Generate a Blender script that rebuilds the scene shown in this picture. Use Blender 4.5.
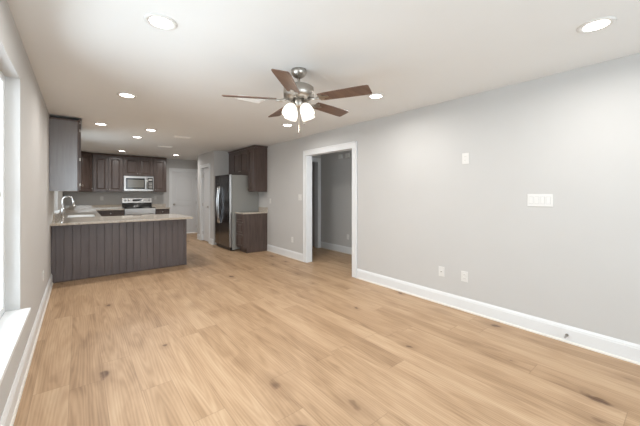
import bpy, bmesh, math, random
from mathutils import Matrix, Vector
random.seed(4)
PI = math.pi
for o in list(bpy.data.objects): bpy.data.objects.remove(o)
C = bpy.context.scene.collection
scene = bpy.context.scene

# ---------------------------------------------------------------- camera, world, daylight, exposure
cam = bpy.data.cameras.new('camera'); cam_o = bpy.data.objects.new('camera', cam); C.objects.link(cam_o)
cam.sensor_width = 36.0; cam.lens = 300.5 / 640 * 36; cam.shift_y = -19.9 / 640
cam.clip_start = 0.02
cam_o.location = (0, 0, 1.34); cam_o.rotation_euler = (PI / 2, 0, -math.radians(38.75))
scene.camera = cam_o

world = bpy.data.worlds.new('world'); scene.world = world; world.use_nodes = True
bg = world.node_tree.nodes['Background']; bg.inputs[0].default_value = (0.84, 0.935, 1.0, 1); bg.inputs[1].default_value = 1.9

def area_light(name, loc, rot, sx, sy, power, col):
    l = bpy.data.lights.new(name, 'AREA'); l.shape = 'RECTANGLE'; l.size = sx; l.size_y = sy
    l.energy = power; l.color = col
    o = bpy.data.objects.new(name, l); C.objects.link(o); o.location = loc; o.rotation_euler = rot
    return o
# daylight entering by the windows (placed in the window openings, outside the panes)
area_light('daylight', (-0.52, 2.03, 1.32), (0, -PI / 2, 0), 1.6, 1.95, 27, (0.80, 0.915, 1.0))
area_light('daylight', (-0.52, 7.25, 1.55), (0, -PI / 2, 0), 1.05, 0.9, 3, (0.80, 0.915, 1.0))
area_light('daylight', (1.25, -1.85, 1.3), (PI / 2, 0, 0), 2.9, 2.0, 40, (0.82, 0.925, 1.0))  # daylight for the added, unseen window behind the viewpoint
area_light('daylight', (4.1, 2.02, 1.35), (PI / 2, 0, 0), 0.8, 1.1, 9.0, (0.86, 0.95, 1.0))  # daylight for the added, unseen hall window

vs = scene.view_settings
vs.view_transform = 'Standard'; vs.look = 'None'; vs.gamma = 1; vs.use_curve_mapping = False; vs.exposure = 0.38
DOWNLIGHT_W = 8.8
LAMP_COL = (1.0, 0.97, 0.93)

# ---------------------------------------------------------------- materials
def srgb(r, g, b):
    f = lambda c: (c / 255 / 12.92) if c / 255 <= 0.04045 else ((c / 255 + 0.055) / 1.055) ** 2.4
    return (f(r), f(g), f(b), 1)
class N:
    def __init__(s, name):
        s.m = bpy.data.materials.new(name); s.m.use_nodes = True; s.t = s.m.node_tree
        s.b = s.t.nodes['Principled BSDF']; s.out = s.t.nodes['Material Output']
    def n(s, kind, **kw):
        x = s.t.nodes.new(kind)
        for k, v in kw.items(): setattr(x, k, v)
        return x
    def l(s, a, b): s.t.links.new(a, b)
    def math(s, op, a, b=None, c=None):
        x = s.n('ShaderNodeMath', operation=op)
        for i, v in enumerate((a, b, c)):
            if v is None: continue
            if isinstance(v, (int, float)): x.inputs[i].default_value = v
            else: s.l(v, x.inputs[i])
        return x.outputs[0]
    def comb(s, x, y, z):
        c = s.n('ShaderNodeCombineXYZ')
        for i, v in enumerate((x, y, z)):
            if isinstance(v, (int, float)): c.inputs[i].default_value = v
            else: s.l(v, c.inputs[i])
        return c.outputs[0]
    def noise(s, vec, scale, detail=3, rough=0.5, dist=0):
        x = s.n('ShaderNodeTexNoise'); x.inputs['Scale'].default_value = scale; x.inputs['Detail'].default_value = detail
        x.inputs['Roughness'].default_value = rough; x.inputs['Distortion'].default_value = dist
        if vec is not None: s.l(vec, x.inputs['Vector'])
        return x.outputs['Fac']
    def ramp(s, fac, stops):
        r = s.n('ShaderNodeValToRGB'); e = r.color_ramp.elements
        e[0].position, e[0].color = stops[0]; e[1].position, e[1].color = stops[-1]
        for p, c in stops[1:-1]:
            q = e.new(p); q.color = c
        s.l(fac, r.inputs[0]); return r.outputs[0]
    def mix(s, fac, a, b, mode='MIX'):
        x = s.n('ShaderNodeMix', data_type='RGBA', blend_type=mode)
        for i, v in ((0, fac), (6, a), (7, b)):
            if isinstance(v, (int, float, tuple)): x.inputs[i].default_value = v
            else: s.l(v, x.inputs[i])
        return x.outputs[2]
    def bump(s, h, strength, dist=0.002):
        x = s.n('ShaderNodeBump'); x.inputs['Strength'].default_value = strength; x.inputs['Distance'].default_value = dist
        s.l(h, x.inputs['Height']); s.l(x.outputs[0], s.b.inputs['Normal'])
def coords(g):
    return g.n('ShaderNodeTexCoord').outputs['Object']

def paint(name, col, rough=0.85, bump=0.08, scale=180, var=0.03):
    g = N(name); co = coords(g)
    f = g.noise(co, 3.0, 2)
    c2 = tuple(c * (1 - var) for c in col[:3]) + (1,)
    g.l(g.mix(f, col, c2), g.b.inputs['Base Color'])
    g.b.inputs['Roughness'].default_value = rough
    if bump: g.bump(g.noise(co, scale, 2), bump)
    return g.m
def metal(name, col, rough=0.3, aniso=False):
    g = N(name); co = coords(g)
    sp = g.n('ShaderNodeSeparateXYZ'); g.l(co, sp.inputs[0])
    f = g.noise(g.comb(g.math('MULTIPLY', sp.outputs[0], 4), g.math('MULTIPLY', sp.outputs[1], 4), g.math('MULTIPLY', sp.outputs[2], 400)), 1.0, 2)
    c2 = tuple(c * 0.88 for c in col[:3]) + (1,)
    g.l(g.mix(f, col, c2), g.b.inputs['Base Color'])
    g.b.inputs['Metallic'].default_value = 1; g.b.inputs['Roughness'].default_value = rough
    return g.m
def wood(name, c1, c2, rough=0.35, vertical=True, spec=0.5):
    g = N(name); co = coords(g)
    sp = g.n('ShaderNodeSeparateXYZ'); g.l(co, sp.inputs[0])
    k = (28, 28, 2.0) if vertical else (2, 28, 28)
    v = g.comb(*[g.math('MULTIPLY', sp.outputs[i], k[i]) for i in range(3)])
    f = g.noise(v, 1.0, 5, 0.6, 0.6); blot = g.noise(co, 2.5, 2)
    f2 = g.math('ADD', g.math('MULTIPLY', f, 0.75), g.math('MULTIPLY', blot, 0.25))
    g.l(g.ramp(f2, [(0.3, c1), (0.7, c2)]), g.b.inputs['Base Color'])
    g.b.inputs['Roughness'].default_value = rough
    g.bump(f, 0.06); g.b.inputs['Specular IOR Level'].default_value = spec
    return g.m
def emit(name, col, strength):
    g = N(name); g.b.inputs['Base Color'].default_value = (0.8, 0.8, 0.8, 1)
    g.b.inputs['Emission Color'].default_value = col; g.b.inputs['Emission Strength'].default_value = strength
    # faint mottling keeps the lens procedural
    f = g.noise(coords(g), 40, 1); g.l(g.math('MULTIPLY_ADD', f, 0.1, 0.35), g.b.inputs['Roughness'])
    return g.m
def floor_mat():
    g = N('oak_plank_floor'); co = g.n('ShaderNodeTexCoord').outputs['Object']
    sp = g.n('ShaderNodeSeparateXYZ'); g.l(co, sp.inputs[0]); X, Y = sp.outputs[0], sp.outputs[1]
    W, L = 0.19, 1.52
    xs = g.math('DIVIDE', g.math('ADD', X, 0.05), W); row = g.math('FLOOR', xs); fx = g.math('SUBTRACT', xs, row)
    wn = g.n('ShaderNodeTexWhiteNoise', noise_dimensions='1D'); g.l(row, wn.inputs['W'])
    ys = g.math('ADD', g.math('DIVIDE', Y, L), g.math('MULTIPLY', wn.outputs['Value'], 7.3)); colm = g.math('FLOOR', ys); fy = g.math('SUBTRACT', ys, colm)
    wn2 = g.n('ShaderNodeTexWhiteNoise', noise_dimensions='2D'); g.l(g.comb(row, colm, 0), wn2.inputs['Vector'])
    rnd = wn2.outputs['Value']
    off = g.math('MULTIPLY', rnd, 37.0)
    # fine grain, long streaks, cathedral figure, knots
    fine = g.noise(g.comb(g.math('MULTIPLY', X, 70), g.math('MULTIPLY', Y, 2.6), off), 1.0, 5, 0.6, 0.5)
    broad = g.noise(g.comb(g.math('MULTIPLY', X, 9), g.math('MULTIPLY', Y, 1.1), off), 1.0, 3, 0.55, 1.2)
    wv = g.n('ShaderNodeTexWave', wave_type='RINGS', rings_direction='Z'); wv.inputs['Scale'].default_value = 1.0
    wv.inputs['Distortion'].default_value = 7.0; wv.inputs['Detail'].default_value = 2.5; wv.inputs['Detail Scale'].default_value = 1.2
    g.l(g.comb(g.math('MULTIPLY', g.math('SUBTRACT', fx, g.math('MULTIPLY', rnd, 1.0)), 3.4), g.math('MULTIPLY', g.math('SUBTRACT', fy, 0.5), 1.6), off), wv.inputs['Vector'])
    ring = wv.outputs['Fac']
    tone = g.math('ADD', g.math('ADD', g.math('MULTIPLY', fine, 0.24), g.math('MULTIPLY', broad, 0.58)), g.math('MULTIPLY', ring, 0.10)); tone = g.math('ADD', tone, 0.045)
    tone = g.math('ADD', tone, g.math('MULTIPLY', g.math('SUBTRACT', rnd, 0.5), 0.13))
    base = g.ramp(tone, [(0.26, FLOOR_C[0]), (0.44, FLOOR_C[1]), (0.58, FLOOR_C[2]), (0.76, FLOOR_C[3])])
    vo = g.n('ShaderNodeTexVoronoi'); vo.inputs['Scale'].default_value = 1.0
    warp = g.noise(co, 9, 2)
    g.l(g.comb(g.math('ADD', g.math('MULTIPLY', X, 4.3), g.math('MULTIPLY', warp, 0.30)), g.math('ADD', g.math('MULTIPLY', Y, 2.1), g.math('MULTIPLY', warp, 0.22)), 0), vo.inputs['Vector'])
    pick = g.n('ShaderNodeSeparateColor'); g.l(vo.outputs['Color'], pick.inputs[0])
    size = g.math('MULTIPLY_ADD', pick.outputs[1], 0.13, 0.05)
    has = g.math('GREATER_THAN', pick.outputs[0], 0.22)
    def blob(k, gain):
        v = g.math('SUBTRACT', 1.0, g.math('DIVIDE', vo.outputs['Distance'], g.math('MULTIPLY', size, k)))
        return g.math('MULTIPLY', g.math('MINIMUM', g.math('MULTIPLY', g.math('MAXIMUM', v, 0.0), gain), 1.0), has)
    streak = g.ramp(fine, [(0.35, (0, 0, 0, 1)), (0.6, (1, 1, 1, 1))])
    c = g.mix(g.math('MULTIPLY', blob(2.8, 1.2), 0.5), base, FLOOR_C[0])
    c = g.mix(g.math('MULTIPLY', blob(1.0, 2.0), g.math('MULTIPLY_ADD', streak, 0.35, 0.6)), c, FLOOR_K)
    seam = g.math('LESS_THAN', g.math('MINIMUM', fx, g.math('SUBTRACT', 1, fx)), 0.008)
    seam2 = g.math('LESS_THAN', g.math('MINIMUM', fy, g.math('SUBTRACT', 1, fy)), 0.0012)
    sm = g.math('MAXIMUM', seam, seam2)
    c = g.mix(g.math('MULTIPLY', sm, 0.38), c, srgb(105, 78, 55))
    g.l(c, g.b.inputs['Base Color'])
    g.l(g.math('MULTIPLY_ADD', fine, 0.18, 0.36), g.b.inputs['Roughness'])
    g.b.inputs['Specular IOR Level'].default_value = 0.4
    g.bump(g.math('SUBTRACT', fine, g.math('MULTIPLY', sm, 1.5)), 0.10, 0.001)
    return g.m
FLOOR_C = [srgb(136, 107, 80), srgb(170, 140, 109), srgb(185, 155, 124), srgb(199, 172, 141)]
FLOOR_K = srgb(84, 56, 38)

def granite():
    g = N('speckled_granite'); co = coords(g)
    a = g.noise(co, 60, 4, 0.7); b = g.noise(co, 11, 3); v = g.n('ShaderNodeTexVoronoi'); v.inputs['Scale'].default_value = 140; g.l(co, v.inputs['Vector'])
    c = g.ramp(a, [(0.32, srgb(150, 136, 122)), (0.5, srgb(196, 186, 172)), (0.7, srgb(216, 208, 196))])
    c = g.mix(g.math('MULTIPLY', b, 0.3), c, srgb(165, 150, 134))
    c = g.mix(g.math('MULTIPLY', g.math('LESS_THAN', v.outputs['Distance'], 0.22), 0.35), c, srgb(90, 78, 70))
    g.l(c, g.b.inputs['Base Color']); g.b.inputs['Roughness'].default_value = 0.035
    g.b.inputs['IOR'].default_value = 1.6
    return g.m
def glass():
    g = N('window_glass'); g.t.nodes.remove(g.b)
    tr = g.n('ShaderNodeBsdfTransparent'); gl = g.n('ShaderNodeBsdfGlossy'); gl.inputs['Roughness'].default_value = 0.0
    lw = g.n('ShaderNodeLayerWeight'); lw.inputs[0].default_value = 0.12
    mx = g.n('ShaderNodeMixShader'); g.l(lw.outputs['Fresnel'], mx.inputs[0]); g.l(tr.outputs[0], mx.inputs[1]); g.l(gl.outputs[0], mx.inputs[2]); g.l(mx.outputs[0], g.out.inputs[0])
    return g.m
M = dict(
    wall=paint('greige_wall_paint', srgb(197, 196, 194)),
    ceil=paint('ceiling_paint', srgb(231, 232, 231), 0.9, 0.12, 120),
    trim=paint('white_trim_paint', srgb(226, 228, 229), 0.4, 0, var=0.01),
    shoe=paint('shoe_moulding_paint', srgb(226, 222, 214), 0.5, 0, var=0.02),
    door=paint('door_paint', srgb(220, 221, 222), 0.45, 0, var=0.01),
    plastic=paint('white_plastic', srgb(220, 219, 216), 0.35, 0, var=0.01),
    vent=paint('vent_enamel', srgb(250, 250, 248), 0.4, 0, var=0.01),
    slot=paint('outlet_slot', srgb(178, 176, 173), 0.5, 0, var=0.05),
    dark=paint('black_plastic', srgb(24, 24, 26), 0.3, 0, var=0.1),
    panel=wood('satin_end_panel', srgb(86, 78, 78), srgb(104, 98, 98), 0.24, spec=1.0),
    cab=wood('espresso_cabinet', srgb(67, 55, 50), srgb(99, 84, 78), 0.30),
    pen=wood('beadboard_stain', srgb(86, 78, 78), srgb(106, 98, 98), 0.36),
    steel=metal('stainless_steel', (0.54, 0.53, 0.52, 1), 0.30),
    blacksteel=metal('dark_stainless_door', (0.20, 0.205, 0.22, 1), 0.22),
    fridgeside=paint('grey_fridge_side', srgb(150, 150, 146), 0.5, 0.05, 300),
    nickel=metal('brushed_nickel', (0.47, 0.44, 0.40, 1), 0.33),
    sinksteel=metal('satin_sink_steel', (0.85, 0.85, 0.84, 1), 0.45),
    chrome=metal('chrome', (0.82, 0.82, 0.82, 1), 0.12),
    blade=wood('walnut_blade', srgb(92, 70, 58), srgb(122, 96, 80), 0.5, False),
    granite=granite(), glass=glass(),
    blackglass=paint('black_glass', srgb(18, 18, 20), 0.06, 0, var=0.1),
    mwglass=paint('microwave_window', srgb(120, 118, 112), 0.12, 0, var=0.1),
    lens=emit('lit_lens', (1.0, 0.95, 0.88, 1), 9.0),
    shade=emit('lit_frosted_glass', (1.0, 0.91, 0.78, 1), 0.75),
    floor=floor_mat(),
)

for _n in M['panel'].node_tree.nodes:
    if _n.type == 'BSDF_PRINCIPLED': _n.inputs['Coat Weight'].default_value = 1.0; _n.inputs['Coat Roughness'].default_value = 0.28; _n.inputs['Coat IOR'].default_value = 1.8
# ---------------------------------------------------------------- helpers (everything is authored in world coordinates)
def BM(): return bmesh.new()
def box(bm, x0, x1, y0, y1, z0, z1, bev=0, mat=None):
    g = bmesh.ops.create_cube(bm, size=1.0)
    mtx = Matrix.Translation(((x0 + x1) / 2, (y0 + y1) / 2, (z0 + z1) / 2)) @ Matrix.Diagonal((x1 - x0, y1 - y0, z1 - z0, 1))
    if mat: mtx = mat @ mtx
    bmesh.ops.transform(bm, matrix=mtx, verts=g['verts'])
    if bev:
        es = list({e for v in g['verts'] for e in v.link_edges})
        bmesh.ops.bevel(bm, geom=es, offset=bev, segments=2, profile=0.5, affect='EDGES')
    return bm
def lathe(bm, prof, seg=32, mat=None, cap=True):
    rings = []
    for r, z in prof:
        ring = [bm.verts.new(((mat or Matrix()) @ Vector((r * math.cos(2 * PI * k / seg), r * math.sin(2 * PI * k / seg), z)))) for k in range(seg)]
        rings.append(ring)
    for a, b in zip(rings, rings[1:]):
        for k in range(seg):
            f = bm.faces.new((a[k], a[(k + 1) % seg], b[(k + 1) % seg], b[k])); f.smooth = True
    if cap:
        bm.faces.new(rings[0][::-1]); bm.faces.new(rings[-1])
    return bm
def tube(bm, pts, r, seg=12):
    pts = [Vector(p) for p in pts]; rings = []
    rr = r if isinstance(r, (list, tuple)) else [r] * len(pts)
    up = Vector((0, 0, 1))
    prev = None
    for i, p in enumerate(pts):
        d = (pts[min(i + 1, len(pts) - 1)] - pts[max(i - 1, 0)]).normalized()
        if prev is None:
            ref = up if abs(d.z) < 0.9 else Vector((1, 0, 0)); n = d.cross(ref).normalized()
        else: n = (prev - d * prev.dot(d)).normalized()
        prev = n; b = d.cross(n)
        rings.append([bm.verts.new(p + (n * math.cos(2 * PI * k / seg) + b * math.sin(2 * PI * k / seg)) * rr[i]) for k in range(seg)])
    for a, b in zip(rings, rings[1:]):
        for k in range(seg):
            f = bm.faces.new((a[k], a[(k + 1) % seg], b[(k + 1) % seg], b[k])); f.smooth = True
    bm.faces.new(rings[0][::-1]); bm.faces.new(rings[-1]); return bm
def profile_run(bm, prof, p0, p1, nrm):
    """extrude a (outward, up) profile from p0 to p1; nrm = outward direction"""
    p0 = Vector(p0); p1 = Vector(p1); nrm = Vector(nrm)
    a = [bm.verts.new(p0 + nrm * u + Vector((0, 0, v))) for u, v in prof]
    b = [bm.verts.new(p1 + nrm * u + Vector((0, 0, v))) for u, v in prof]
    n = len(prof)
    for k in range(n): bm.faces.new((a[k], a[(k + 1) % n], b[(k + 1) % n], b[k]))
    bm.faces.new(a[::-1]); bm.faces.new(b); return bm
def prism(bm, pts, z0, z1):
    a = [bm.verts.new((x, y, z0)) for x, y in pts]; b = [bm.verts.new((x, y, z1)) for x, y in pts]; n = len(pts)
    for k in range(n): bm.faces.new((a[k], a[(k + 1) % n], b[(k + 1) % n], b[k]))
    bm.faces.new(a[::-1]); bm.faces.new(b); return bm
def obj(name, bm, mat, parent=None):
    bmesh.ops.recalc_face_normals(bm, faces=bm.faces)
    me = bpy.data.meshes.new(name)
    if parent is not None:
        inv = world_m(parent).inverted(); bmesh.ops.transform(bm, matrix=inv, verts=bm.verts)
    else:
        vs_ = [v.co for v in bm.verts]
        c = Vector(((min(v.x for v in vs_) + max(v.x for v in vs_)) / 2, (min(v.y for v in vs_) + max(v.y for v in vs_)) / 2, min(v.z for v in vs_)))
        bmesh.ops.translate(bm, vec=-c, verts=bm.verts)
    bm.to_mesh(me); bm.free(); me.materials.append(M[mat])
    o = bpy.data.objects.new(name, me); C.objects.link(o)
    if parent is not None: o.parent = parent
    else: o.location = c
    return o
def world_m(o):
    m = Matrix.LocRotScale(o.location, o.rotation_euler, o.scale)
    return world_m(o.parent) @ m if o.parent else m
def tag(o, label, cat, group=None):
    o['label'] = label; o['category'] = cat
    if group: o['group'] = group
    return o
def thing(name, label, cat, loc, rotz=0, group=None):
    o = bpy.data.objects.new(name, None); C.objects.link(o); o.empty_display_size = 0.1
    o.location = loc; o.rotation_euler = (0, 0, rotz)
    return tag(o, label, cat, group)
def struct(name, bm, mat, parent=None):
    o = obj(name, bm, mat, parent)
    if parent is None: o['kind'] = 'structure'
    return o
def struct_root(name, loc):
    o = bpy.data.objects.new(name, None); C.objects.link(o); o.empty_display_size = 0.1
    o.location = loc; o['kind'] = 'structure'; return o
def copy_tree(o, parent=None):
    c = o.copy(); C.objects.link(c)
    if parent: c.parent = parent
    for ch in [k for k in bpy.data.objects if k.parent == o]: copy_tree(ch, c)
    return c
def place(o, loc, label):
    o.location = loc; o['label'] = label; return o
def frame(origin, u, n):
    """local (a along u, b outward n, c up) -> world"""
    u = Vector(u).normalized(); n = Vector(n).normalized(); o = Vector(origin)
    return Matrix(((u.x, n.x, 0, o.x), (u.y, n.y, 0, o.y), (u.z, n.z, 1, o.z), (0, 0, 0, 1)))

# ---------------------------------------------------------------- dimensions
XL, XR, YF, YN, H = -0.321, 3.430, 10.55, -1.7, 2.44
T = 0.12
HX = 4.65                                   # far side of the side hall
# ---------------------------------------------------------------- shell
bm = BM(); box(bm, -0.60, 5.2, -1.9, 10.8, -0.1, 0); struct('floor', bm, 'floor').location
bpy.data.objects['floor'].data.transform(Matrix.Translation(bpy.data.objects['floor'].location)); bpy.data.objects['floor'].location = (0, 0, 0)
struct('ceiling', box(BM(), -0.60, 5.2, -1.9, 10.8, H, H + 0.1), 'ceil')

def wall_x(name, x0, x1, ya, yb, holes):
    """wall slab with rectangular holes (y0,y1,z0,z1)"""
    bm = BM(); y = ya
    for h0, h1, z0, z1 in sorted(holes):
        box(bm, x0, x1, y, h0, 0, H)
        if z0 > 0: box(bm, x0, x1, h0, h1, 0, z0)
        if z1 < H: box(bm, x0, x1, h0, h1, z1, H)
        y = h1
    box(bm, x0, x1, y, yb, 0, H)
    bmesh.ops.remove_doubles(bm, verts=bm.verts, dist=1e-5)
    return struct(name, bm, 'wall')
def wall_y(name, y0, y1, xa, xb, holes):
    bm = BM(); x = xa
    for h0, h1, z0, z1 in sorted(holes):
        box(bm, x, h0, y0, y1, 0, H)
        if z0 > 0: box(bm, h0, h1, y0, y1, 0, z0)
        if z1 < H: box(bm, h0, h1, y0, y1, z1, H)
        x = h1
    box(bm, x, xb, y0, y1, 0, H)
    bmesh.ops.remove_doubles(bm, verts=bm.verts, dist=1e-5)
    return struct(name, bm, 'wall')
W1 = (1.0, 2.96, 0.50, 2.14); W2 = (6.75, 7.75, 0.985, 2.08); W3 = (-0.25, 2.7, 0.25, 2.30)
wall_x('wall_left', XL - 0.15, XL, YN, YF, [W1, W2])
wall_x('wall_right', XR, XR + T, YN, YF, [(3.417, 4.69, 0, 2.08)])
wall_y('wall_back', YF, YF + T, XL - 0.15, XR + T, [(2.325, 3.125, 0, 2.075)])
wall_y('wall_front', YN - T, YN, XL - 0.15, XR + T, [W3])
# closet block beside the refrigerator (pantry) with its door hole
bm = BM()
PX, PY0, PY1 = 2.715, 7.77, 9.10
box(bm, PX, XR, PY0, PY0 + 0.1, 0, H); box(bm, PX, XR, PY1 - 0.1, PY1, 0, H)
box(bm, PX, PX + 0.1, PY0 + 0.1, 8.095, 0, H); box(bm, PX, PX + 0.1, 8.755, PY1 - 0.1, 0, H); box(bm, PX, PX + 0.1, 8.095, 8.755, 2.06, H)
struct('wall_pantry', bm, 'wall')
# side hall
HY0, HY1 = 2.2, 5.76
struct('wall_hall', box(BM(), HX, HX + T, HY0 - T, 8.2, 0, H), 'wall')
wall_y('wall_hall_near', HY0 - T, HY0, XR + T, HX, [(3.7, 4.5, 0.8, 1.9)])
r = struct_root('added_window_4', (4.1, HY0 - .06, .8)); bm = BM()  # unseen window added at the near end to brighten the hall
for a, b in ((3.7, 3.75), (4.45, 4.5)): box(bm, a, b, HY0 - .09, HY0 - .03, .8, 1.9)
for a, b in ((.8, .85), (1.33, 1.37), (1.85, 1.9)): box(bm, 3.75, 4.45, HY0 - .09, HY0 - .03, a, b)
obj('window_frame', bm, 'trim', r)
obj('window_pane', box(BM(), 3.74, 4.46, HY0 - .062, HY0 - .058, .84, 1.86), 'glass', r)
bm = BM(); box(bm, XR + T, 3.72, HY1, HY1 + T, 0, H); box(bm, 4.565, HX, HY1, HY1 + T, 0, H); box(bm, 3.72, 4.565, HY1, HY1 + T, 2.125, H)
struct('wall_hall_end', bm, 'wall')
struct('wall_hall_room', box(BM(), XR + T, HX, 8.1, 8.2, 0, H), 'wall')

# ---------------------------------------------------------------- trim
BASE = [(0, 0), (0.016, 0), (0.016, 0.118), (0.013, 0.124), (0.013, 0.132), (0.008, 0.142), (0.005, 0.150), (0, 0.150)]
SHOE = [(0.016, 0), (0.026, 0), (0.0255, 0.008), (0.023, 0.013), (0.020, 0.017), (0.016, 0.018)]
def baseboard(name, p0, p1, n, mat='trim'):
    r = struct_root(name, ((p0[0] + p1[0]) / 2, (p0[1] + p1[1]) / 2, 0))
    obj('board', profile_run(BM(), BASE, (*p0, 0), (*p1, 0), (*n, 0)), mat, r)
    obj('shoe_moulding', profile_run(BM(), SHOE, (*p0, 0), (*p1, 0), (*n, 0)), 'shoe', r)
    return r
baseboard('baseboard_left', (XL, YN), (XL, 5.95), (1, 0))
baseboard('baseboard_right', (XR, YN), (XR, 3.333), (-1, 0))
baseboard('baseboard_right_far', (XR, 4.774), (XR, 6.215), (-1, 0))
baseboard('baseboard_hall', (HX, HY0), (HX, HY1), (-1, 0))
baseboard('baseboard_pantry', (PX, 7.77), (PX, 8.018), (-1, 0))
baseboard('baseboard_pantry_far', (PX, 8.832), (PX, 9.10), (-1, 0))
baseboard('baseboard_front', (XL + .04, YN), (XR - .04, YN), (0, 1))

CW, CT = 0.092, 0.018
def casing(name, F, w, h, jd, both=False, cw=CW):
    """door casing round an opening of clear width w, height h; F maps (a,b,c); jamb depth jd going to -b"""
    r = struct_root(name, F @ Vector((w / 2, 0, 0)))
    for nm, a0, a1 in (('side_casing', -cw, 0.0), ('side_casing', w, w + cw)):
        bm = BM(); box(bm, a0, a1, 0, CT, 0, h, 0.003, F)
        e = a0 if a0 < 0 else a1 - 0.022
        box(bm, e, e + 0.022, CT - 0.001, CT + 0.008, 0, h + cw, 0.003, F); obj(nm, bm, 'trim', r)
    bm = BM(); box(bm, -cw, w + cw, 0, CT, h + 0.0005, h + cw, 0.003, F); box(bm, -cw, w + cw, CT - 0.001, CT + 0.008, h + cw - 0.022, h + cw, 0.003, F)
    obj('head_casing', bm, 'trim', r)
    bm = BM(); box(bm, -0.018, 0, -jd, 0, 0, h, 0, F); box(bm, w, w + 0.018, -jd, 0, 0, h, 0, F); box(bm, -0.018, w + 0.018, -jd, 0, h, h + 0.018, 0, F)
    obj('jamb', bm, 'trim', r)
    return r
# cased opening in the right wall
casing('trim_1', frame((XR, 3.437, 0), (0, 1, 0), (-1, 0, 0)), 1.233, 2.06, T, cw=0.102)
# hall end doorway
casing('trim_2', frame((3.74, HY1, 0), (1, 0, 0), (0, -1, 0)), 0.805, 2.10, T)

def panel_door(name, F, w, h, hinge_at=0, knob_at=None, th=0.035, setback=0.03):
    """two-panel interior door, front face b = -setback"""
    r = struct_root(name, F @ Vector((w / 2, 0, 0)))
    b1 = -setback; b0 = b1 - th; g = 0.003; z0 = 0.012
    bm = BM(); st = 0.11 if w > 0.65 else 0.095; mr = 1.0
    box(bm, g, st, b0, b1, z0, h - g, 0.001, F); box(bm, w - st, w - g, b0, b1, z0, h - g, 0.001, F)
    for a, b in ((z0, 0.20), (mr - 0.07, mr + 0.06), (h - 0.12, h - g)): box(bm, st, w - st, b0, b1, a, b, 0, F)
    for a, b in ((0.20, mr - 0.07), (mr + 0.06, h - 0.12)):
        box(bm, st, w - st, b0 + 0.008, b1 - 0.012, a, b, 0, F)
        box(bm, st + 0.035, w - st - 0.035, b0 + 0.004, b1 - 0.003, a + 0.035, b - 0.035, 0.006, F)
    obj('door_panel', bm, 'door', r)
    k = knob_at if knob_at is not None else w - 0.07
    Fk = F @ Matrix.Translation((k, b1, 0.97)) @ Matrix.Rotation(-PI / 2, 4, 'X')
    obj('door_knob', lathe(BM(), [(0.0, 0), (0.031, 0), (0.031, 0.006), (0.012, 0.010), (0.010, 0.03), (0.022, 0.038), (0.028, 0.050), (0.024, 0.062), (0.0, 0.066)], 24, Fk, False), 'nickel', r)
    for hz in (0.22, 1.02, 1.82):
        bm = BM(); hx = hinge_at
        tube(bm, [F @ Vector((hx, b1 + 0.006, hz - 0.045)), F @ Vector((hx, b1 + 0.006, hz + 0.045))], 0.007, 10); obj('hinge', bm, 'nickel', r)
    return r
# far door beyond the kitchen, knob at the left
F1 = frame((2.345, YF, 0), (1, 0, 0), (0, -1, 0)); casing('trim_3', F1, 0.76, 2.055, T); panel_door('door_1', F1, 0.76, 2.055, 0.757, 0.07)
# pantry door, knob at the near side
F2 = frame((PX, 8.115, 0), (0, 1, 0), (-1, 0, 0)); casing('trim_4', F2, 0.62, 2.04, 0.1); panel_door('door_2', F2, 0.62, 2.04, 0.617, 0.07, setback=0.04)
# door leaf of the hall-end room, swung inward
F3 = frame((3.745, HY1 + T + .03, 0), (0.15, 1, 0), (1, -0.15, 0)); panel_door('door_3', F3, 0.74, 2.03, 0.0, 0.67)

# windows
def window(name, y0, y1, z0, z1, x, mull=True, horiz=True):
    r = struct_root(name, (x, (y0 + y1) / 2, z0))
    bm = BM(); fw = 0.05; d0, d1 = x - 0.06, x
    box(bm, d0, d1, y0, y0 + fw, z0, z1, 0.003); box(bm, d0, d1, y1 - fw, y1, z0, z1, 0.003)
    box(bm, d0, d1, y0 + fw, y1 - fw, z0, z0 + fw, 0.003); box(bm, d0, d1, y0 + fw, y1 - fw, z1 - fw, z1, 0.003)
    if mull: box(bm, d0, d1, (y0 + y1) / 2 - 0.03, (y0 + y1) / 2 + 0.03, z0 + fw, z1 - fw, 0.003)
    if horiz: box(bm, d0 + 0.01, d1 - 0.01, y0 + fw, y1 - fw, (z0 + z1) / 2 - 0.02, (z0 + z1) / 2 + 0.02, 0.002)
    obj('window_frame', bm, 'trim', r)
    obj('window_pane', box(BM(), x - 0.038, x - 0.034, y0 + fw - .01, y1 - fw + .01, z0 + fw - .01, z1 - fw + .01), 'glass', r)
    return r
r = window('window_1', W1[0], W1[1], W1[2] + 0.027, W1[3], XL - 0.075)
obj('window_sill', box(BM(), XL - 0.074, XL + 0.055, W1[0] - 0.0, W1[1] - 0.001, W1[2] + 0.001, W1[2] + 0.027, 0.003), 'trim', r)
r = window('window_2', W2[0], W2[1], W2[2] + 0.022, W2[3], XL - 0.06, mull=False)
obj('window_sill', box(BM(), XL - 0.059, XL + 0.045, W2[0] + 0.001, W2[1] - 0.001, W2[2] + 0.001, W2[2] + 0.022, 0.003), 'trim', r)
# unseen window added in the wall behind the viewpoint to let daylight in
r = struct_root('added_window_3', (1.3, YN - 0.08, W3[2]))
bm = BM(); fw = 0.06
for a, b in ((W3[0], W3[0] + fw), (1.27, 1.33), (W3[1] - fw, W3[1])): box(bm, a, b, YN - 0.10, YN - 0.04, W3[2], W3[3], 0.003)
for a, b in ((W3[2], W3[2] + fw), (W3[3] - fw, W3[3])): box(bm, W3[0] + fw, W3[1] - fw, YN - 0.10, YN - 0.04, a, b, 0.003)
obj('window_frame', bm, 'trim', r)
obj('window_pane', box(BM(), W3[0] + .05, W3[1] - .05, YN - 0.072, YN - 0.068, W3[2] + .05, W3[3] - .05), 'glass', r)

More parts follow.
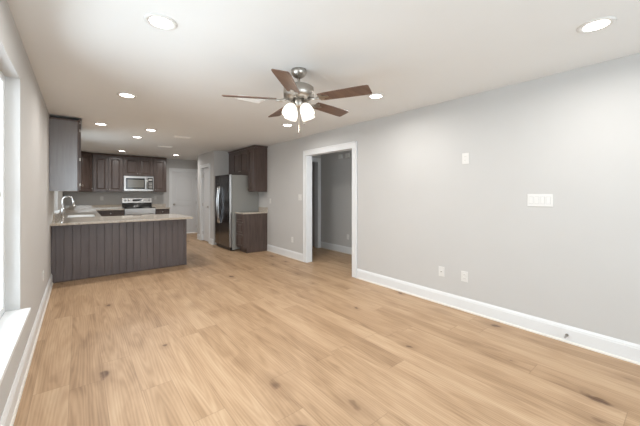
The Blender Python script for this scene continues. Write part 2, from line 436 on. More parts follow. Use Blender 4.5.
# ---------------------------------------------------------------- cabinet parts
def cab_door(parent, F, a0, a1, c0, c1, knob=None, name='door', bar=False, st=0.058):
    """raised-panel door on a face; F maps (a,b,c), b outward from the cabinet face"""
    g = 0.002; a0 += g; a1 -= g; c0 += g; c1 -= g; th = 0.019
    bm = BM()
    box(bm, a0, a0 + st, 0, th, c0, c1, 0.002, F); box(bm, a1 - st, a1, 0, th, c0, c1, 0.002, F)
    box(bm, a0 + st, a1 - st, 0, th, c0, c0 + st, 0.002, F); box(bm, a0 + st, a1 - st, 0, th, c1 - st, c1, 0.002, F)
    box(bm, a0 + st - .002, a1 - st + .002, 0, 0.005, c0 + st - .002, c1 - st + .002, 0, F)
    # raised centre with sloping shoulders
    i0, i1, j0, j1 = a0 + st + 0.008, a1 - st - 0.008, c0 + st + 0.008, c1 - st - 0.008; s = 0.028
    if i1 - i0 > 2.2 * s and j1 - j0 > 2.2 * s:
        lo = [bm.verts.new(F @ Vector(p)) for p in ((i0, .004, j0), (i1, .004, j0), (i1, .004, j1), (i0, .004, j1))]
        hi = [bm.verts.new(F @ Vector(p)) for p in ((i0 + s, .015, j0 + s), (i1 - s, .015, j0 + s), (i1 - s, .015, j1 - s), (i0 + s, .015, j1 - s))]
        for k in range(4): bm.faces.new((lo[k], lo[(k + 1) % 4], hi[(k + 1) % 4], hi[k]))
        bm.faces.new(hi); bm.faces.new(lo[::-1])
    d = obj(name, bm, 'cab', parent)
    if knob:
        Fk = F @ Matrix.Translation((knob[0], th, knob[1])) @ Matrix.Rotation(-PI / 2, 4, 'X')
        obj('knob', lathe(BM(), [(0.0, 0), (0.008, 0), (0.006, 0.012), (0.014, 0.018), (0.016, 0.026), (0.010, 0.031), (0.0, 0.032)], 16, Fk, False), 'nickel', d)
    return d
def crown_run(parent, pts_dirs):
    bm = BM(); pr = [(0, 0), (0.006, 0), (0.012, 0.012), (0.026, 0.028), (0.030, 0.034), (0.030, 0.040), (0, 0.040)]
    for p0, p1, n in pts_dirs: profile_run(bm, pr, p0, p1, n)
    return obj('crown_moulding', bm, 'cab', parent)
UT, UB = 2.385, 1.37     # carcass top and bottom of the wall cabinets

# left wall cabinet (end panel faces the viewer, door faces the kitchen)
cx = 0.005
t = thing('wall_cabinet', 'dark wall cabinet on left wall above the sink counter, plain end panel facing the room', 'cabinet', (XL, 6.0, UB))
bm = BM(); box(bm, XL + 0.001, cx - 0.02, 5.60, 6.60, UB, UT, 0.002); obj('cabinet_body', bm, 'panel', t)
bm = BM(); box(bm, cx - 0.02, cx, 5.60, 6.60, UB, UT, 0.001); obj('face_frame', bm, 'cab', t)
F = frame((cx, 5.60, 0), (0, 1, 0), (1, 0, 0))
cab_door(t, F, 0.02, 0.50, UB + 0.02, UT - 0.03, (0.46, UB + .09)); cab_door(t, F, 0.50, 0.98, UB + 0.02, UT - 0.03, (0.54, UB + .09))
for z in (1.46, 1.83, 2.25):
    bm = BM(); box(bm, 0.006, 0.018, 0.0, 0.016, z - 0.02, z + 0.02, 0.003, F); obj('hinge', bm, 'nickel', t)
obj('top_strip', box(BM(), XL + 0.001, cx, 5.592, 5.615, UT - 0.012, UT + 0.012, 0.001), 'cab', t)
crown_run(t, [((cx, 5.616, UT), (cx, 6.60, UT), (1, 0, 0))])

# diagonal corner cabinet
t = thing('corner_cabinet', 'diagonal dark corner wall cabinet left of the back wall cabinets', 'cabinet', (XL + .1, YF - .1, UB))
ca = [(XL + .001, YF - .001), (XL + .001, YF - 0.61), (XL + 0.31, YF - 0.61), (XL + 0.61, YF - 0.315), (XL + 0.61, YF - .001)]
obj('cabinet_body', prism(BM(), ca, UB, UT), 'cab', t)
p0 = Vector((XL + 0.31, YF - 0.61, 0)); p1 = Vector((XL + 0.61, YF - 0.315, 0)); u = (p1 - p0).normalized(); n = Vector((u.y, -u.x, 0)); w = (p1 - p0).length
F = frame(p0, u, n)
cab_door(t, F, 0.02, w - 0.02, UB + 0.02, UT - 0.03, (w - 0.05, UB + 0.09))
crown_run(t, [((p0.x, p0.y, UT), (p1.x, p1.y, UT), n)])

# back wall cabinets
BY = YF - 0.325
def back_upper(x0, x1, z0, doors, label, knobs):
    t = thing('wall_cabinet', label, 'cabinet', ((x0 + x1) / 2, YF - 0.16, z0), 0, None)
    obj('cabinet_body', box(BM(), x0, x1, BY, YF - 0.001, z0, UT, 0.001), 'cab', t)
    F = frame((x0, BY, 0), (1, 0, 0), (0, -1, 0)); w = x1 - x0; n = doors; dw = (w - 0.03) / n
    for k in range(n):
        kx = (0.015 + (k + 1) * dw - 0.03) if knobs[k] == 'r' else (0.015 + k * dw + 0.03)
        cab_door(t, F, 0.015 + k * dw, 0.015 + (k + 1) * dw, z0 + 0.015, UT - 0.03, (kx, z0 + 0.07))
    crown_run(t, [((x0, BY, UT), (x1, BY, UT), (0, -1, 0))])
    return t
back_upper(XL + 0.612, 0.988, UB, 2, 'tall two-door dark wall cabinet left of the microwave', 'rl')
back_upper(0.990, 1.752, 1.835, 2, 'short two-door dark wall cabinet directly above the microwave', 'rl')
t = back_upper(1.754, 2.115, UB, 1, 'narrow single-door dark wall cabinet right of the microwave', 'l')

# microwave
t = thing('microwave', 'stainless over-the-range microwave under the short wall cabinet', 'microwave', (1.371, YF - .2, 1.40))
my = YF - 0.40
obj('microwave_body', box(BM(), 0.994, 1.748, my, YF - .002, 1.40, 1.832, 0.003), 'steel', t)
F = frame((0.994, my, 1.40), (1, 0, 0), (0, -1, 0))
bm = BM()
for a, b, c, d in ((0, 0.56, 0, 0.06), (0, 0.56, 0.37, 0.43), (0, 0.05, 0.06, 0.37), (0.52, 0.56, 0.06, 0.37)): box(bm, a, b, 0.001, 0.03, c, d, 0.002, F)
d = obj('door', bm, 'steel', t)
obj('door_window', box(BM(), 0.051, 0.519, 0.002, 0.022, 0.061, 0.369, 0, F), 'blackglass', d)
obj('window_screen', box(BM(), 0.09, 0.50, 0.0221, 0.0235, 0.10, 0.33, 0, F), 'mwglass', d)
obj('handle', tube(BM(), [F @ Vector(p) for p in ((0.575, 0.0, 0.06), (0.575, 0.05, 0.08), (0.575, 0.055, 0.215), (0.575, 0.05, 0.35), (0.575, 0.0, 0.37))], 0.011), 'steel', d)
cp = obj('control_panel', box(BM(), 0.595, 0.735, 0.001, 0.026, 0.05, 0.385, 0.002, F), 'blackglass', t)
obj('display', box(BM(), 0.615, 0.715, 0.0261, 0.027, 0.30, 0.36, 0, F), 'slot', cp)
bm = BM()
for i in range(3):
    for j in range(4): box(bm, 0.618 + i * .034, 0.644 + i * .034, 0.0261, 0.0275, 0.08 + j * .048, 0.112 + j * .048, 0.002, F)
obj('keypad', bm, 'slot', cp)
obj('vent_grille', box(BM(), 0.0, 0.754, 0.001, 0.028, 0.4305, 0.4319, 0, F), 'dark', t)

# ---------------------------------------------------------------- worktops and base cabinets
CZ0, CZ1 = 0.872, 0.905
PXE = 1.575; PYF, PYB = 5.958, 6.84
# peninsula
t = thing('peninsula_base', 'grey-brown beadboard peninsula base standing on the oak floor', 'kitchen peninsula', ((XL + PXE) / 2, 6.4, 0))
bm = BM(); box(bm, XL + 0.001, PXE - 0.001, PYF + 0.012, PYB, 0.0, CZ0)
obj('cabinet_body', bm, 'pen', t)
bm = BM(); pw = 0.1; x = XL + 0.045
while x < PXE - 0.05:                                   # beaded boards, one panel
    x1 = min(x + pw, PXE - 0.03)
    box(bm, x + 0.0012, x1 - 0.0012, PYF, PYF + 0.0115, 0.006, CZ0 - 0.002, 0.003); x += pw
obj('beadboard_panel', bm, 'pen', t)
for a, b in ((XL + 0.004, XL + 0.045), (PXE - 0.032, PXE)): obj('corner_post', box(BM(), a, b, PYF - 0.006, PYF + 0.0115, 0.0, CZ0 - .001, 0.002), 'pen', t)
obj('base_strip', box(BM(), XL + 0.046, PXE - 0.033, PYF - 0.008, PYF - 0.0005, 0.0, 0.02, 0.002), 'cab', t)
# kitchen-side doors of the peninsula
F = frame((PXE, PYB, 0), (-1, 0, 0), (0, 1, 0))
for k in range(3): cab_door(t, F, 0.03 + k * 0.4, 0.43 + k * 0.4, 0.12, 0.84, (0.38 + k * .4, 0.78))
obj('end_panel', box(BM(), PXE - 0.0005, PXE + 0.006, PYF + 0.02, PYB, 0.0, CZ0 - .001, 0.001), 'pen', t)

# left run base cabinets (below sink)
LX = 0.30
t = thing('sink_base_cabinet', 'dark base cabinet run under the sink along left wall', 'cabinet', (0, 8.4, 0))
obj('cabinet_body', box(BM(), XL + .001, LX, PYB + 0.03, 9.92, 0.10, 0.70, 0), 'cab', t)
obj('top_rail', box(BM(), LX - 0.02, LX, PYB + 0.03, 9.92, 0.701, CZ0), 'cab', t)
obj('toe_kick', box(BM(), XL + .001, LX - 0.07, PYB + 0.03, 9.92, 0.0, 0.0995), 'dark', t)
F = frame((LX, PYB + 0.03, 0), (0, 1, 0), (1, 0, 0))
for k in range(6): cab_door(t, F, 0.03 + k * 0.49, 0.51 + k * 0.49, 0.12, 0.69 if 1 > k else 0.69, (0.47 + k * .49 if k % 2 == 0 else 0.07 + k * .49, 0.63))
# back run base cabinets
def back_base(x0, x1, label, face0=None):
    t = thing('base_cabinet', label, 'cabinet', ((x0 + x1) / 2, YF - 0.3, 0))
    obj('cabinet_body', box(BM(), x0, x1, YF - 0.60, YF - .001, 0.10, CZ0, 0), 'cab', t)
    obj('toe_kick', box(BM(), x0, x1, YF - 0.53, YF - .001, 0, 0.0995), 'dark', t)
    a0 = (face0 or x0) - x0; F = frame((x0, YF - 0.60, 0), (1, 0, 0), (0, -1, 0)); w = x1 - x0
    cab_door(t, F, a0 + 0.01, w - 0.01, 0.71, 0.86, ((a0 + w) / 2, 0.785), 'drawer', st=0.035)
    cab_door(t, F, a0 + 0.01, w - 0.01, 0.12, 0.70, (w - 0.05, 0.64))
    return t
back_base(XL + .002, 0.986, 'dark base cabinet with a drawer left of the range', 0.36)
back_base(1.756, 2.14, 'narrow dark base cabinet with a drawer right of the range')

# L-shaped worktop with sink cut-out, one continuous piece
SX0, SX1, SY0, SY1 = -0.17, 0.24, 6.98, 7.72
bm = BM(); e = 0.0
CXE, CYF, CYB = 1.625, 5.722, 6.90
box(bm, XL + .001, CXE, CYF, CYB, CZ0, CZ1)
box(bm, XL + .001, 0.335, CYB, SY0, CZ0, CZ1)
box(bm, XL + .001, SX0, SY0, SY1, CZ0, CZ1); box(bm, SX1, 0.335, SY0, SY1, CZ0, CZ1)
box(bm, XL + .001, 0.335, SY1, YF - 0.001, CZ0, CZ1)
box(bm, 0.335, 0.986, YF - 0.64, YF - 0.001, CZ0, CZ1)
bmesh.ops.remove_doubles(bm, verts=bm.verts, dist=1e-5)
t = thing('countertop', 'speckled beige granite countertop running over the peninsula and past the sink', 'countertop', (0.3, 6.3, CZ0))
obj('slab', bm, 'granite', t)
bm = BM(); box(bm, XL + .001, XL + 0.021, 6.25, W2[0] - .01, CZ1, CZ1 + 0.1, 0.001); box(bm, XL + .001, XL + 0.021, W2[1] + .01, YF - .001, CZ1, CZ1 + 0.1, 0.001); box(bm, XL + .001, XL + 0.021, W2[0] - .01, W2[1] + .01, CZ1, CZ1 + 0.075)
box(bm, XL + 0.021, 0.986, YF - 0.021, YF - .001, CZ1, CZ1 + 0.1, 0.001); obj('backsplash', bm, 'granite', t)
t = thing('countertop', 'short piece of granite countertop on the back wall right of the range', 'countertop', (1.95, YF - .3, CZ0))
obj('slab', box(BM(), 1.756, 2.155, YF - 0.64, YF - 0.001, CZ0, CZ1, 0.002), 'granite', t)
obj('backsplash', box(BM(), 1.756, 2.155, YF - 0.021, YF - .001, CZ1 + .0005, CZ1 + 0.1, 0.001), 'granite', t)

# sink
t = thing('sink', 'stainless kitchen sink set into the granite counter below the left window', 'sink', (0, 7.35, 0.72))
bm = BM()
box(bm, SX0, SX0 + .004, SY0, SY1, 0.72, 0.900); box(bm, SX1 - .004, SX1, SY0, SY1, 0.72, 0.900)
box(bm, SX0, SX1, SY0, SY0 + .004, 0.72, 0.900); box(bm, SX0, SX1, SY1 - .004, SY1, 0.72, 0.900); box(bm, SX0, SX1, SY0, SY1, 0.716, 0.722)
obj('basin', bm, 'sinksteel', t)
obj('drain', lathe(BM(), [(0, 0.0), (0.045, 0.0), (0.045, 0.004), (0.03, 0.003), (0, 0.003)], 24, Matrix.Translation((0.03, 7.35, 0.722)), False), 'chrome', t)
# faucet
fx, fy = -0.232, 7.30
t = thing('kitchen_faucet', 'tall chrome pull-down kitchen faucet standing behind the sink', 'faucet', (fx, fy, CZ1))
Tm = Matrix.Translation((fx, fy, CZ1))
obj('faucet_base', lathe(BM(), [(0, 0), (0.030, 0), (0.030, 0.006), (0.024, 0.014), (0.022, 0.13), (0.016, 0.15), (0, 0.15)], 24, Tm, False), 'chrome', t)
pts = [(fx, fy, CZ1 + 0.14), (fx, fy, CZ1 + 0.30)]
R_ = 0.074
for k in range(1, 13):
    a = PI - k * (PI * 0.92) / 12
    pts.append((fx + R_ + R_ * math.cos(a), fy - 0.0 * k, CZ1 + 0.30 + R_ * math.sin(a)))
obj('spout', tube(BM(), pts, 0.0125, 14), 'chrome', t)
ex, ez = pts[-1][0], pts[-1][2]
obj('spray_head', tube(BM(), [(ex - .002, fy, ez), (ex + 0.006, fy, ez - 0.03), (ex + 0.02, fy, ez - 0.13)], [0.0135, 0.017, 0.021], 16), 'chrome', t)
obj('lever_handle', tube(BM(), [(fx, fy, CZ1 + .08), (fx - 0.02, fy - 0.03, CZ1 + 0.085), (fx - 0.045, fy - 0.10, CZ1 + 0.125)], [0.012, 0.01, 0.006], 10), 'chrome', t)

# range
RX0, RX1 = 0.992, 1.750
t = thing('kitchen_range', 'stainless electric range with black cooktop under the microwave', 'stove', (1.371, 10.2, 0))
ry = YF - 0.655
obj('range_body', box(BM(), RX0, RX1, ry + 0.03, YF - .002, 0.04, 0.905, 0.003), 'steel', t)
obj('cooktop', box(BM(), RX0, RX1, ry + 0.02, YF - 0.10, 0.9055, 0.920, 0.003), 'blackglass', t)
for bx_, by_, br in ((1.18, 10.08, .10), (1.56, 10.08, .09), (1.18, 10.32, .08), (1.56, 10.32, .08)):
    obj('burner_ring', lathe(BM(), [(br, 0), (br + .004, 0.0008), (br + .008, 0)], 32, Matrix.Translation((bx_, by_, 0.9202)), False), 'slot', t)
bm = BM()
pr = [(YF - 0.095, 0.921), (YF - 0.07, 1.19), (YF - 0.055, 1.20), (YF - 0.004, 1.20), (YF - 0.004, 0.921)]
a = [bm.verts.new((RX0, y, z)) for y, z in pr]; b = [bm.verts.new((RX1, y, z)) for y, z in pr]
for k in range(5): bm.faces.new((a[k], a[(k + 1) % 5], b[(k + 1) % 5], b[k]))
bm.faces.new(a); bm.faces.new(b[::-1])
bgd = obj('backguard', bm, 'steel', t)
sl = math.atan2(0.025, 0.269)
Fg = frame((RX0, YF - 0.0955, 0.921), (1, 0, 0), (0, -1, 0)) @ Matrix.Rotation(sl, 4, 'X')
obj('black_band', box(BM(), 0.0, 0.758, 0.0, 0.004, 0.0, 0.13, 0, Fg), 'blackglass', bgd)
obj('clock_display', box(BM(), 0.26, 0.50, 0.0, 0.004, 0.175, 0.235, 0.001, Fg), 'blackglass', bgd)
for kx in (0.07, 0.16, 0.60, 0.69):
    obj('knob', lathe(BM(), [(0, 0), (0.024, 0), (0.021, 0.02), (0, 0.022)], 20, Fg @ Matrix.Translation((kx, 0.0, 0.20)) @ Matrix.Rotation(-PI / 2, 4, 'X'), False), 'steel', bgd)
F = frame((RX0, ry + 0.03, 0), (1, 0, 0), (0, -1, 0))
bm = BM(); box(bm, 0.0, 0.758, 0.0005, 0.035, 0.80, 0.90, 0.004, F); obj('control_strip', bm, 'steel', t)
bm = BM(); box(bm, 0.003, 0.755, 0.0005, 0.03, 0.25, 0.795, 0.004, F); d = obj('oven_door', bm, 'steel', t)
obj('oven_window', box(BM(), 0.09, 0.668, 0.0302, 0.032, 0.36, 0.66, 0, F), 'blackglass', d)
obj('handle', tube(BM(), [F @ Vector(p) for p in ((0.05, 0.03, 0.745), (0.05, 0.075, 0.745), (0.708, 0.075, 0.745), (0.708, 0.03, 0.745))], 0.012), 'steel', d)
bm = BM(); box(bm, 0.003, 0.755, 0.0005, 0.028, 0.05, 0.24, 0.004, F); obj('drawer', bm, 'steel', t)
for a in (RX0 + .02, RX1 - .06):
    for b in (ry + .08, YF - .1): obj('foot', box(BM(), a, a + .04, b, b + .04, 0.0, 0.04), 'dark', t)

# ---------------------------------------------------------------- right side: fridge, cabinets
FX, FY0, FY1, FH = 2.69, 6.665, 7.60, 1.775
t = thing('refrigerator', 'side-by-side refrigerator with dark steel doors and grey side beside the pantry', 'refrigerator', (3.05, 7.13, 0))
obj('fridge_body', box(BM(), FX + 0.065, 3.427, FY0 + .005, FY1 - .005, 0.03, FH - 0.012, 0.004), 'fridgeside', t)
F = frame((FX + 0.06, FY0, 0), (0, 1, 0), (-1, 0, 0)); W_ = FY1 - FY0; sp_ = 7.27 - FY0
def fdoor(nm, a0, a1):
    bm = BM(); box(bm, a0, a1, 0, 0.055, 0.09, FH, 0.012, F)
    d = obj(nm, bm, 'steel', t)
    obj('door_skin', box(BM(), a0 + (0.008 if nm == 'fridge_door' else 0.003), a1 - 0.002, 0.0553, 0.0578, 0.092, FH - 0.001, 0.001, F), 'blacksteel', d); return d
d1 = fdoor('fridge_door', 0.0, sp_ - 0.003); d2 = fdoor('freezer_door', sp_ + 0.003, W_)
for d, a, s in ((d1, sp_ - 0.045, 1), (d2, sp_ + 0.045, -1)):
    pts = [F @ Vector((a, 0.055, 0.62))]
    for k in range(13):
        q = k / 12; pts.append(F @ Vector((a, 0.062 + 0.058 * math.sin(PI * (0.12 + 0.76 * q)), 0.63 + 0.86 * q)))
    pts.append(F @ Vector((a, 0.055, 1.50)))
    obj('door_handle', tube(BM(), pts, 0.015, 12), 'chrome', d)
bm = BM(); box(bm, sp_ + 0.09, W_ - 0.05, 0.058, 0.063, 0.85, 1.20, 0.004, F); dd = obj('water_dispenser', bm, 'dark', d2)
obj('dispenser_recess', box(BM(), sp_ + 0.11, W_ - 0.07, 0.0632, 0.0645, 0.88, 1.08, 0.001, F), 'blackglass', dd)
obj('kick_grille', box(BM(), 0.01, W_ - 0.01, -0.02, 0.03, 0.015, 0.085, 0.003, F), 'dark', t)
for a in (0.05, W_ - 0.05):
    obj('front_foot', box(BM(), a - .025, a + .025, -0.06, -0.022, 0.0, 0.03, 0.002, F), 'dark', t)

BX = 2.845; BY0, BY1 = 6.235, 6.625
t = thing('drawer_cabinet', 'narrow dark base cabinet with drawers at right of the refrigerator', 'cabinet', (3.1, 6.4, 0))
bm = BM(); box(bm, BX, XR - .001, BY0 + .012, BY1, 0.105, CZ0, 0); obj('cabinet_body', bm, 'cab', t)
obj('toe_kick', box(BM(), BX + 0.075, XR - .001, BY0 + 0.012, BY1, 0, 0.1045), 'cab', t)
bm = BM(); prof = [(BX, 0.105), (BX, CZ0 - .001), (XR - .001, CZ0 - .001), (XR - .001, 0), (BX + 0.075, 0), (BX + 0.075, 0.105)]
a = [bm.verts.new((x, BY0, z)) for x, z in prof]; b = [bm.verts.new((x, BY0 + .0115, z)) for x, z in prof]; n_ = len(prof)
for k in range(n_): bm.faces.new((a[k], a[(k + 1) % n_], b[(k + 1) % n_], b[k]))
bm.faces.new(a); bm.faces.new(b[::-1]); obj('end_panel', bm, 'cab', t)
F = frame((BX, BY0, 0), (0, 1, 0), (-1, 0, 0))
for c0, c1 in ((0.70, 0.86), (0.42, 0.69), (0.125, 0.41)): cab_door(t, F, 0.015, 0.375, c0, c1, None, 'drawer', st=0.04)
t = thing('countertop', 'small granite countertop on the narrow base cabinet by the refrigerator', 'countertop', (3.1, 6.4, CZ0))
obj('slab', box(BM(), BX - 0.035, XR - .001, BY0 - 0.022, BY1 + .015, CZ0 + .0005, CZ1, 0.003), 'granite', t)
obj('backsplash', box(BM(), XR - 0.021, XR - .001, BY0 - 0.02, BY1 + .015, CZ1 + .0005, CZ1 + 0.1, 0.001), 'granite', t)

UX = 3.115
t = thing('wall_cabinet', 'tall dark wall cabinet on right wall above the small countertop', 'cabinet', (3.25, 6.4, UB))
obj('cabinet_body', box(BM(), UX, XR - .001, BY0, 6.555, UB, UT, 0.002), 'cab', t)
F = frame((UX, BY0, 0), (0, 1, 0), (-1, 0, 0)); cab_door(t, F, 0.012, 0.31, UB + 0.015, UT - 0.03, (0.28, UB + .08), st=0.05)
crown_run(t, [((UX, BY0 - .03, UT), (UX, 6.555, UT), (-1, 0, 0)), ((UX - .03, BY0, UT), (XR - .001, BY0, UT), (0, -1, 0))])
t = thing('wall_cabinet', 'short dark wall cabinet with two doors over the refrigerator', 'cabinet', (3.25, 7.1, 1.79))
obj('cabinet_body', box(BM(), UX, XR - .001, 6.557, 7.765, 1.79, UT, 0.002), 'cab', t)
F = frame((UX, 6.557, 0), (0, 1, 0), (-1, 0, 0))
cab_door(t, F, 0.012, 0.43, 1.805, UT - 0.03, (0.395, 1.87)); cab_door(t, F, 0.43, 0.85, 1.805, UT - 0.03, (0.465, 1.87))
obj('filler_panel', box(BM(), 0.86, 1.20, 0.0, 0.004, 1.80, UT - .01, 0.001, F), 'cab', t)
crown_run(t, [((UX, 6.557, UT), (UX, 7.765, UT), (-1, 0, 0))])
# dark strip standing in for the shadow below the short cabinet
obj('shadow_strip', box(BM(), 0.0, 1.2, -0.02, -0.001, 1.755, 1.789, 0.001, F), 'cab', t)

# ---------------------------------------------------------------- ceiling lights
LR = 0.085
def make_downlight(loc, label):
    t = thing('recessed_light', label, 'ceiling light', loc, 0, 'round recessed lights in the ceiling')
    Tm = Matrix.Translation(loc)
    obj('trim_ring', lathe(BM(), [(LR - .018, 0), (LR + .012, 0), (LR + .012, -0.003), (LR + .004, -0.008), (LR - .018, -0.006), (LR - .018, 0)], 40, Tm, False), 'plastic', t)
    obj('lens', lathe(BM(), [(0, -0.0005), (LR - .019, -0.0005), (LR - .019, -0.0045), (0, -0.0055)], 40, Tm, False), 'lens', t)
    l = bpy.data.lights.new('lamp_light', 'AREA'); l.shape = 'DISK'; l.size = 0.14; l.energy = DOWNLIGHT_W; l.color = LAMP_COL; l.spread = math.radians(170)
    lo = bpy.data.objects.new('lamp_light', l); C.objects.link(lo); lo.parent = t; lo.location = (0, 0, -0.012)
    return t
LIGHTS = [((0.412, 2.146), 'large round recessed light at the upper left, nearest the left window'),
          ((2.639, 0.403), 'round recessed light at the upper right corner of the photo'),
          ((0.421, 3.99), 'round recessed light between the nearest one and the peninsula'),
          ((2.626, 2.258), 'round recessed light just right of the fan blade tip'),
          ((2.627, 4.115), 'round recessed light seen just below the fan shades, near the doorway'),
          ((0.275, 5.913), 'round recessed light over the peninsula beside the left wall cabinet'),
          ((0.981, 5.929), 'round recessed light over the right half of the peninsula'),
          ((0.89, 6.841), 'round recessed light just beyond the peninsula, between the two over it and the range'),
          ((0.88, 9.361), 'small round recessed light close above the back wall cabinets'),
          ((2.188, 9.368), 'small round recessed light in front of the far white door')]
first = None
for (x, y), lab in LIGHTS:
    if first is None: first = make_downlight((x, y, H), lab)
    else: place(copy_tree(first), (x, y, H), lab)

def make_vent(loc, label):
    t = thing('ceiling_vent', label, 'vent', loc, 0, 'white ceiling vents'); x, y, z = loc
    w, d = 0.155, 0.078; bm = BM()
    box(bm, x - w, x + w, y - d, y - d + .022, z - .008, z, 0.002); box(bm, x - w, x + w, y + d - .022, y + d, z - .008, z, 0.002)
    box(bm, x - w, x - w + .022, y - d + .022, y + d - .022, z - .008, z, 0.002); box(bm, x + w - .022, x + w, y - d + .022, y + d - .022, z - .008, z, 0.002)
    obj('vent_frame', bm, 'vent', t); bm = BM()
    for k in range(9):
        yy = y - d + .029 + k * 0.0124
        box(bm, -w + .022, w - .022, -0.009, 0.009, -0.0008, 0.0008, 0, Matrix.Translation((x, yy, z - .007)) @ Matrix.Rotation(-0.75, 4, 'X'))
    obj('louvres', bm, 'vent', t)
    return t
v0 = make_vent((1.578, 6.289, H), 'white ceiling vent over the kitchen aisle, nearer of the two')
place(copy_tree(v0), (1.586, 7.82, H), 'white ceiling vent deeper in the kitchen, in front of the microwave')
place(copy_tree(v0), (1.56, 3.25, H), 'white ceiling vent right behind the left fan blade')

# ---------------------------------------------------------------- ceiling fan
fx, fy, bz = 1.535, 2.215, 2.172
t = thing('ceiling_fan', 'five-blade brushed nickel ceiling fan with brown blades and lit glass shades', 'ceiling fan', (fx, fy, H))
Tm = Matrix.Translation((fx, fy, 0))
obj('canopy', lathe(BM(), [(0, H), (0.068, H), (0.070, H - .022), (0.062, H - .045), (0.038, H - .064), (0.016, H - .070), (0, H - .070)], 36, Tm, False), 'nickel', t)
obj('downrod', lathe(BM(), [(0, H - .068), (0.012, H - .068), (0.012, 2.30), (0, 2.30)], 16, Tm, False), 'nickel', t)
obj('motor_housing', lathe(BM(), [(0, 2.312), (0.03, 2.312), (0.045, 2.302), (0.112, 2.294), (0.134, 2.278), (0.138, 2.235), (0.135, 2.200), (0.105, 2.180), (0.06, 2.172), (0, 2.172)], 48, Tm, False), 'nickel', t)
obj('switch_housing', lathe(BM(), [(0, 2.172), (0.055, 2.172), (0.060, 2.15), (0.058, 2.118), (0.045, 2.10), (0, 2.095)], 36, Tm, False), 'nickel', t)
R0, R1 = 0.20, 0.655
for k in range(5):
    a = math.radians(8 + 72 * k)
    Fb = Matrix.Translation((fx, fy, bz)) @ Matrix.Rotation(a, 4, 'Z') @ Matrix.Rotation(-math.radians(13), 4, 'X')
    out = []
    for r, w in ((R0, .050), (R0 + .05, .056), (0.40, .062), (R1 - .05, .068), (R1 - .012, .066), (R1, .056)): out.append((r, w))
    pts = [(r, -w) for r, w in out] + [(r, w) for r, w in reversed(out)]
    bm = BM(); lo = [bm.verts.new(Fb @ Vector((x, y, -.004))) for x, y in pts]; hi = [bm.verts.new(Fb @ Vector((x, y, .003))) for x, y in pts]
    n_ = len(pts)
    for i in range(n_): bm.faces.new((lo[i], lo[(i + 1) % n_], hi[(i + 1) % n_], hi[i]))
    bm.faces.new(lo[::-1]); bm.faces.new(hi)
    bl = obj('blade', bm, 'blade', t)
    bm = BM()
    tube(bm, [Fb @ Vector(p) for p in ((0.09, 0, 0.012), (0.15, 0, -0.012), (0.20, 0, -0.012))], [0.013, 0.011, 0.009], 10)
    # three-toed iron plate under the blade root
    pl = [(0.18, -.012), (0.215, -.040), (0.235, -.040), (0.245, -.018), (0.285, -.012), (0.29, 0.0), (0.285, .012), (0.245, .018), (0.235, .040), (0.215, .040), (0.18, .012)]
    lo = [bm.verts.new(Fb @ Vector((x, y, -.009))) for x, y in pl]; hi = [bm.verts.new(Fb @ Vector((x, y, -.0045))) for x, y in pl]; n_ = len(pl)
    for i in range(n_): bm.faces.new((lo[i], lo[(i + 1) % n_], hi[(i + 1) % n_], hi[i]))
    bm.faces.new(lo[::-1]); bm.faces.new(hi)
    obj('blade_iron', bm, 'nickel', t)
for k in range(4):
    a = math.radians(51.25 + 45 + 90 * k)
    tilt = math.radians(28)
    Fs = Matrix.Translation((fx, fy, 2.135)) @ Matrix.Rotation(a, 4, 'Z') @ Matrix.Translation((0.062, 0, 0)) @ Matrix.Rotation(-tilt, 4, 'Y')
    arm = obj('lamp_arm', lathe(BM(), [(0, 0.03), (0.016, 0.03), (0.016, 0.0), (0.026, -0.01), (0.026, -0.032), (0, -0.032)], 20, Fs, False), 'nickel', t)
    prof = [(0.020, -0.022), (0.032, -0.028), (0.048, -0.05), (0.057, -0.08), (0.060, -0.105), (0.058, -0.130), (0.054, -0.130), (0.053, -0.105), (0.045, -0.06), (0.026, -0.032), (0.0, -0.03)]
    obj('glass_shade', lathe(BM(), prof, 28, Fs, False), 'shade', t)
    l = bpy.data.lights.new('bulb_light', 'POINT'); l.energy = 2.2; l.color = (1.0, 0.82, 0.62); l.shadow_soft_size = 0.03
    lo = bpy.data.objects.new('bulb_light', l); C.objects.link(lo); lo.parent = t; lo.location = (Fs @ Vector((0, 0, -0.115))) - Vector((fx, fy, H))
obj('pull_chain', tube(BM(), [(fx, fy, 2.10), (fx, fy, 1.90), (fx, fy, 1.896), (fx, fy, 1.87)], [0.0035, 0.0035, 0.006, 0.007], 8), 'nickel', t)
px_ = fx + 0.045; py_ = fy - 0.02
obj('pull_chain', tube(BM(), [(px_, py_, 2.11), (px_, py_, 1.985), (px_, py_, 1.98), (px_, py_, 1.955)], [0.0016, 0.0016, 0.006, 0.007], 8), 'nickel', t)

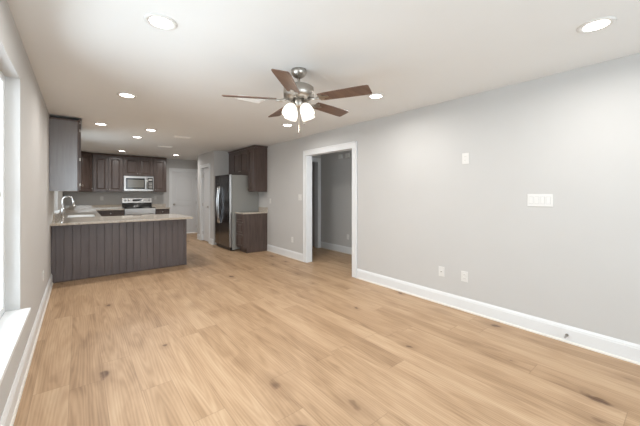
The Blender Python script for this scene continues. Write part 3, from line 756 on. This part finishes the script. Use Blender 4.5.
# ---------------------------------------------------------------- plates on the walls
def plate(F, w, h, kind, label, name, cat, group=None):
    t = thing(name, label, cat, F @ Vector((0, 0, 0)), 0, group)
    obj('cover_plate', box(BM(), -w / 2, w / 2, 0.0, 0.006, -h / 2, h / 2, 0.0025, F), 'plastic', t)
    if kind == 'outlet':
        for c in (-0.021, 0.021):
            o = obj('socket', box(BM(), -0.016, 0.016, 0.006, 0.008, c - .014, c + .014, 0.003, F), 'plastic', t)
            bm = BM(); box(bm, -0.008, -0.005, 0.008, 0.0086, c - .004, c + .007, 0, F); box(bm, 0.005, 0.008, 0.008, 0.0086, c - .004, c + .007, 0, F)
            obj('slots', bm, 'slot', o)
    elif kind.startswith('switch'):
        n = int(kind[6:])
        for k in range(n):
            cxk = (k - (n - 1) / 2) * 0.046
            s = obj('switch_surround', box(BM(), cxk - 0.017, cxk + 0.017, 0.006, 0.0070, -.034, .034, 0.0004, F), 'slot', t)
            obj('toggle', box(BM(), cxk - 0.0155, cxk + 0.0155, 0.0071, 0.0105, -.0325, .0325, 0.001, F), 'plastic', s)
    elif kind == 'coax':
        obj('socket', lathe(BM(), [(0, 0), (0.007, 0), (0.007, 0.008), (0.003, 0.009), (0, 0.006)], 14, F @ Matrix.Translation((0, .006, 0)) @ Matrix.Rotation(-PI / 2, 4, 'X'), False), 'nickel', t)
    return t
FR = lambda y, z: frame((XR, y * 1.0044 + 0.004, 1.34 + (z - 1.34) * 1.0044), (0, 1, 0), (-1, 0, 0))
FL = lambda y, z: frame((XL, y, z), (0, 1, 0), (1, 0, 0))
FB = lambda x, z: frame((x, YF, z), (1, 0, 0), (0, -1, 0))
plate(FR(1.617, 1.731), 0.078, 0.125, 'outlet', 'white outlet plate high on the right wall', 'wall_outlet', 'outlet')
plate(FR(0.914, 1.272), 0.205, 0.118, 'switch4', 'wide four-gang white switch plate on the right wall', 'light_switch', 'switch')
plate(FR(1.905, 0.395), 0.074, 0.118, 'coax', 'left of the two white plates low on the right wall', 'wall_outlet', 'outlet')
plate(FR(1.628, 0.394), 0.078, 0.118, 'outlet', 'right of the two white plates low on the right wall', 'wall_outlet', 'outlet')
plate(FR(4.875, 1.255), 0.118, 0.118, 'switch2', 'white switch plate just left of the cased doorway', 'light_switch', 'switch')
plate(FR(5.155, 0.385), 0.072, 0.115, 'outlet', 'white outlet low on the wall left of the doorway', 'wall_outlet', 'outlet')
plate(FR(6.06, 1.16), 0.072, 0.115, 'outlet', 'white outlet above and beside the small countertop by the refrigerator', 'wall_outlet', 'outlet')
plate(FL(4.67, 0.395), 0.072, 0.115, 'outlet', 'white outlet low on the left wall before the peninsula', 'wall_outlet', 'outlet')
plate(FB(0.512, 1.19), 0.072, 0.115, 'outlet', 'white outlet on the back wall left of the range', 'wall_outlet', 'outlet')
plate(FB(1.86, 1.20), 0.072, 0.115, 'outlet', 'white outlet on the back wall right of the range', 'wall_outlet', 'outlet')
plate(FL(6.15, 0.985), 0.10, 0.13, 'outlet', 'white outlet on left wall just above the peninsula counter', 'wall_outlet', 'outlet')
FH_ = lambda y, z: frame((HX, y, z), (0, 1, 0), (-1, 0, 0))
plate(FH_(4.803, 0.37), 0.072, 0.115, 'outlet', 'white outlet low on the hall wall seen through the doorway', 'wall_outlet', 'outlet')
for y, lab in ((5.03, 'small white square alarm box high on hall wall, left one'), (4.80, 'small white square alarm box high on hall wall, right one')):
    t = thing('alarm_box', lab, 'alarm', (HX, y, 2.17), 0, 'alarm boxes high on the hall wall'); F = FH_(y, 2.17)
    obj('housing', box(BM(), -0.06, 0.06, 0, 0.03, -0.05, 0.05, 0.006, F), 'plastic', t)
    obj('grille', box(BM(), -0.035, 0.035, 0.0302, 0.0325, -0.025, 0.025, 0.001, F), 'plastic', t)
# door stop on the right baseboard
F = frame((XR - .0165, 0.715, 0.068), (0, 1, 0), (-1, 0, 0)) @ Matrix.Rotation(-PI / 2, 4, 'X')
t = thing('door_stop', 'small spring door stop on the right wall baseboard', 'door stop', (XR - .0165, 0.715, 0.068))
prof = [(0, 0), (0.012, 0), (0.012, 0.004)]
for k in range(12): prof += [(0.0045, 0.005 + k * .0045), (0.0062, 0.00725 + k * .0045)]
prof += [(0.0045, 0.060), (0, 0.060)]
obj('spring', lathe(BM(), prof, 14, F, False), 'nickel', t)
obj('rubber_tip', lathe(BM(), [(0, 0.0602), (0.009, 0.0602), (0.009, 0.072), (0.006, 0.076), (0, 0.076)], 14, F, False), 'slot', t)
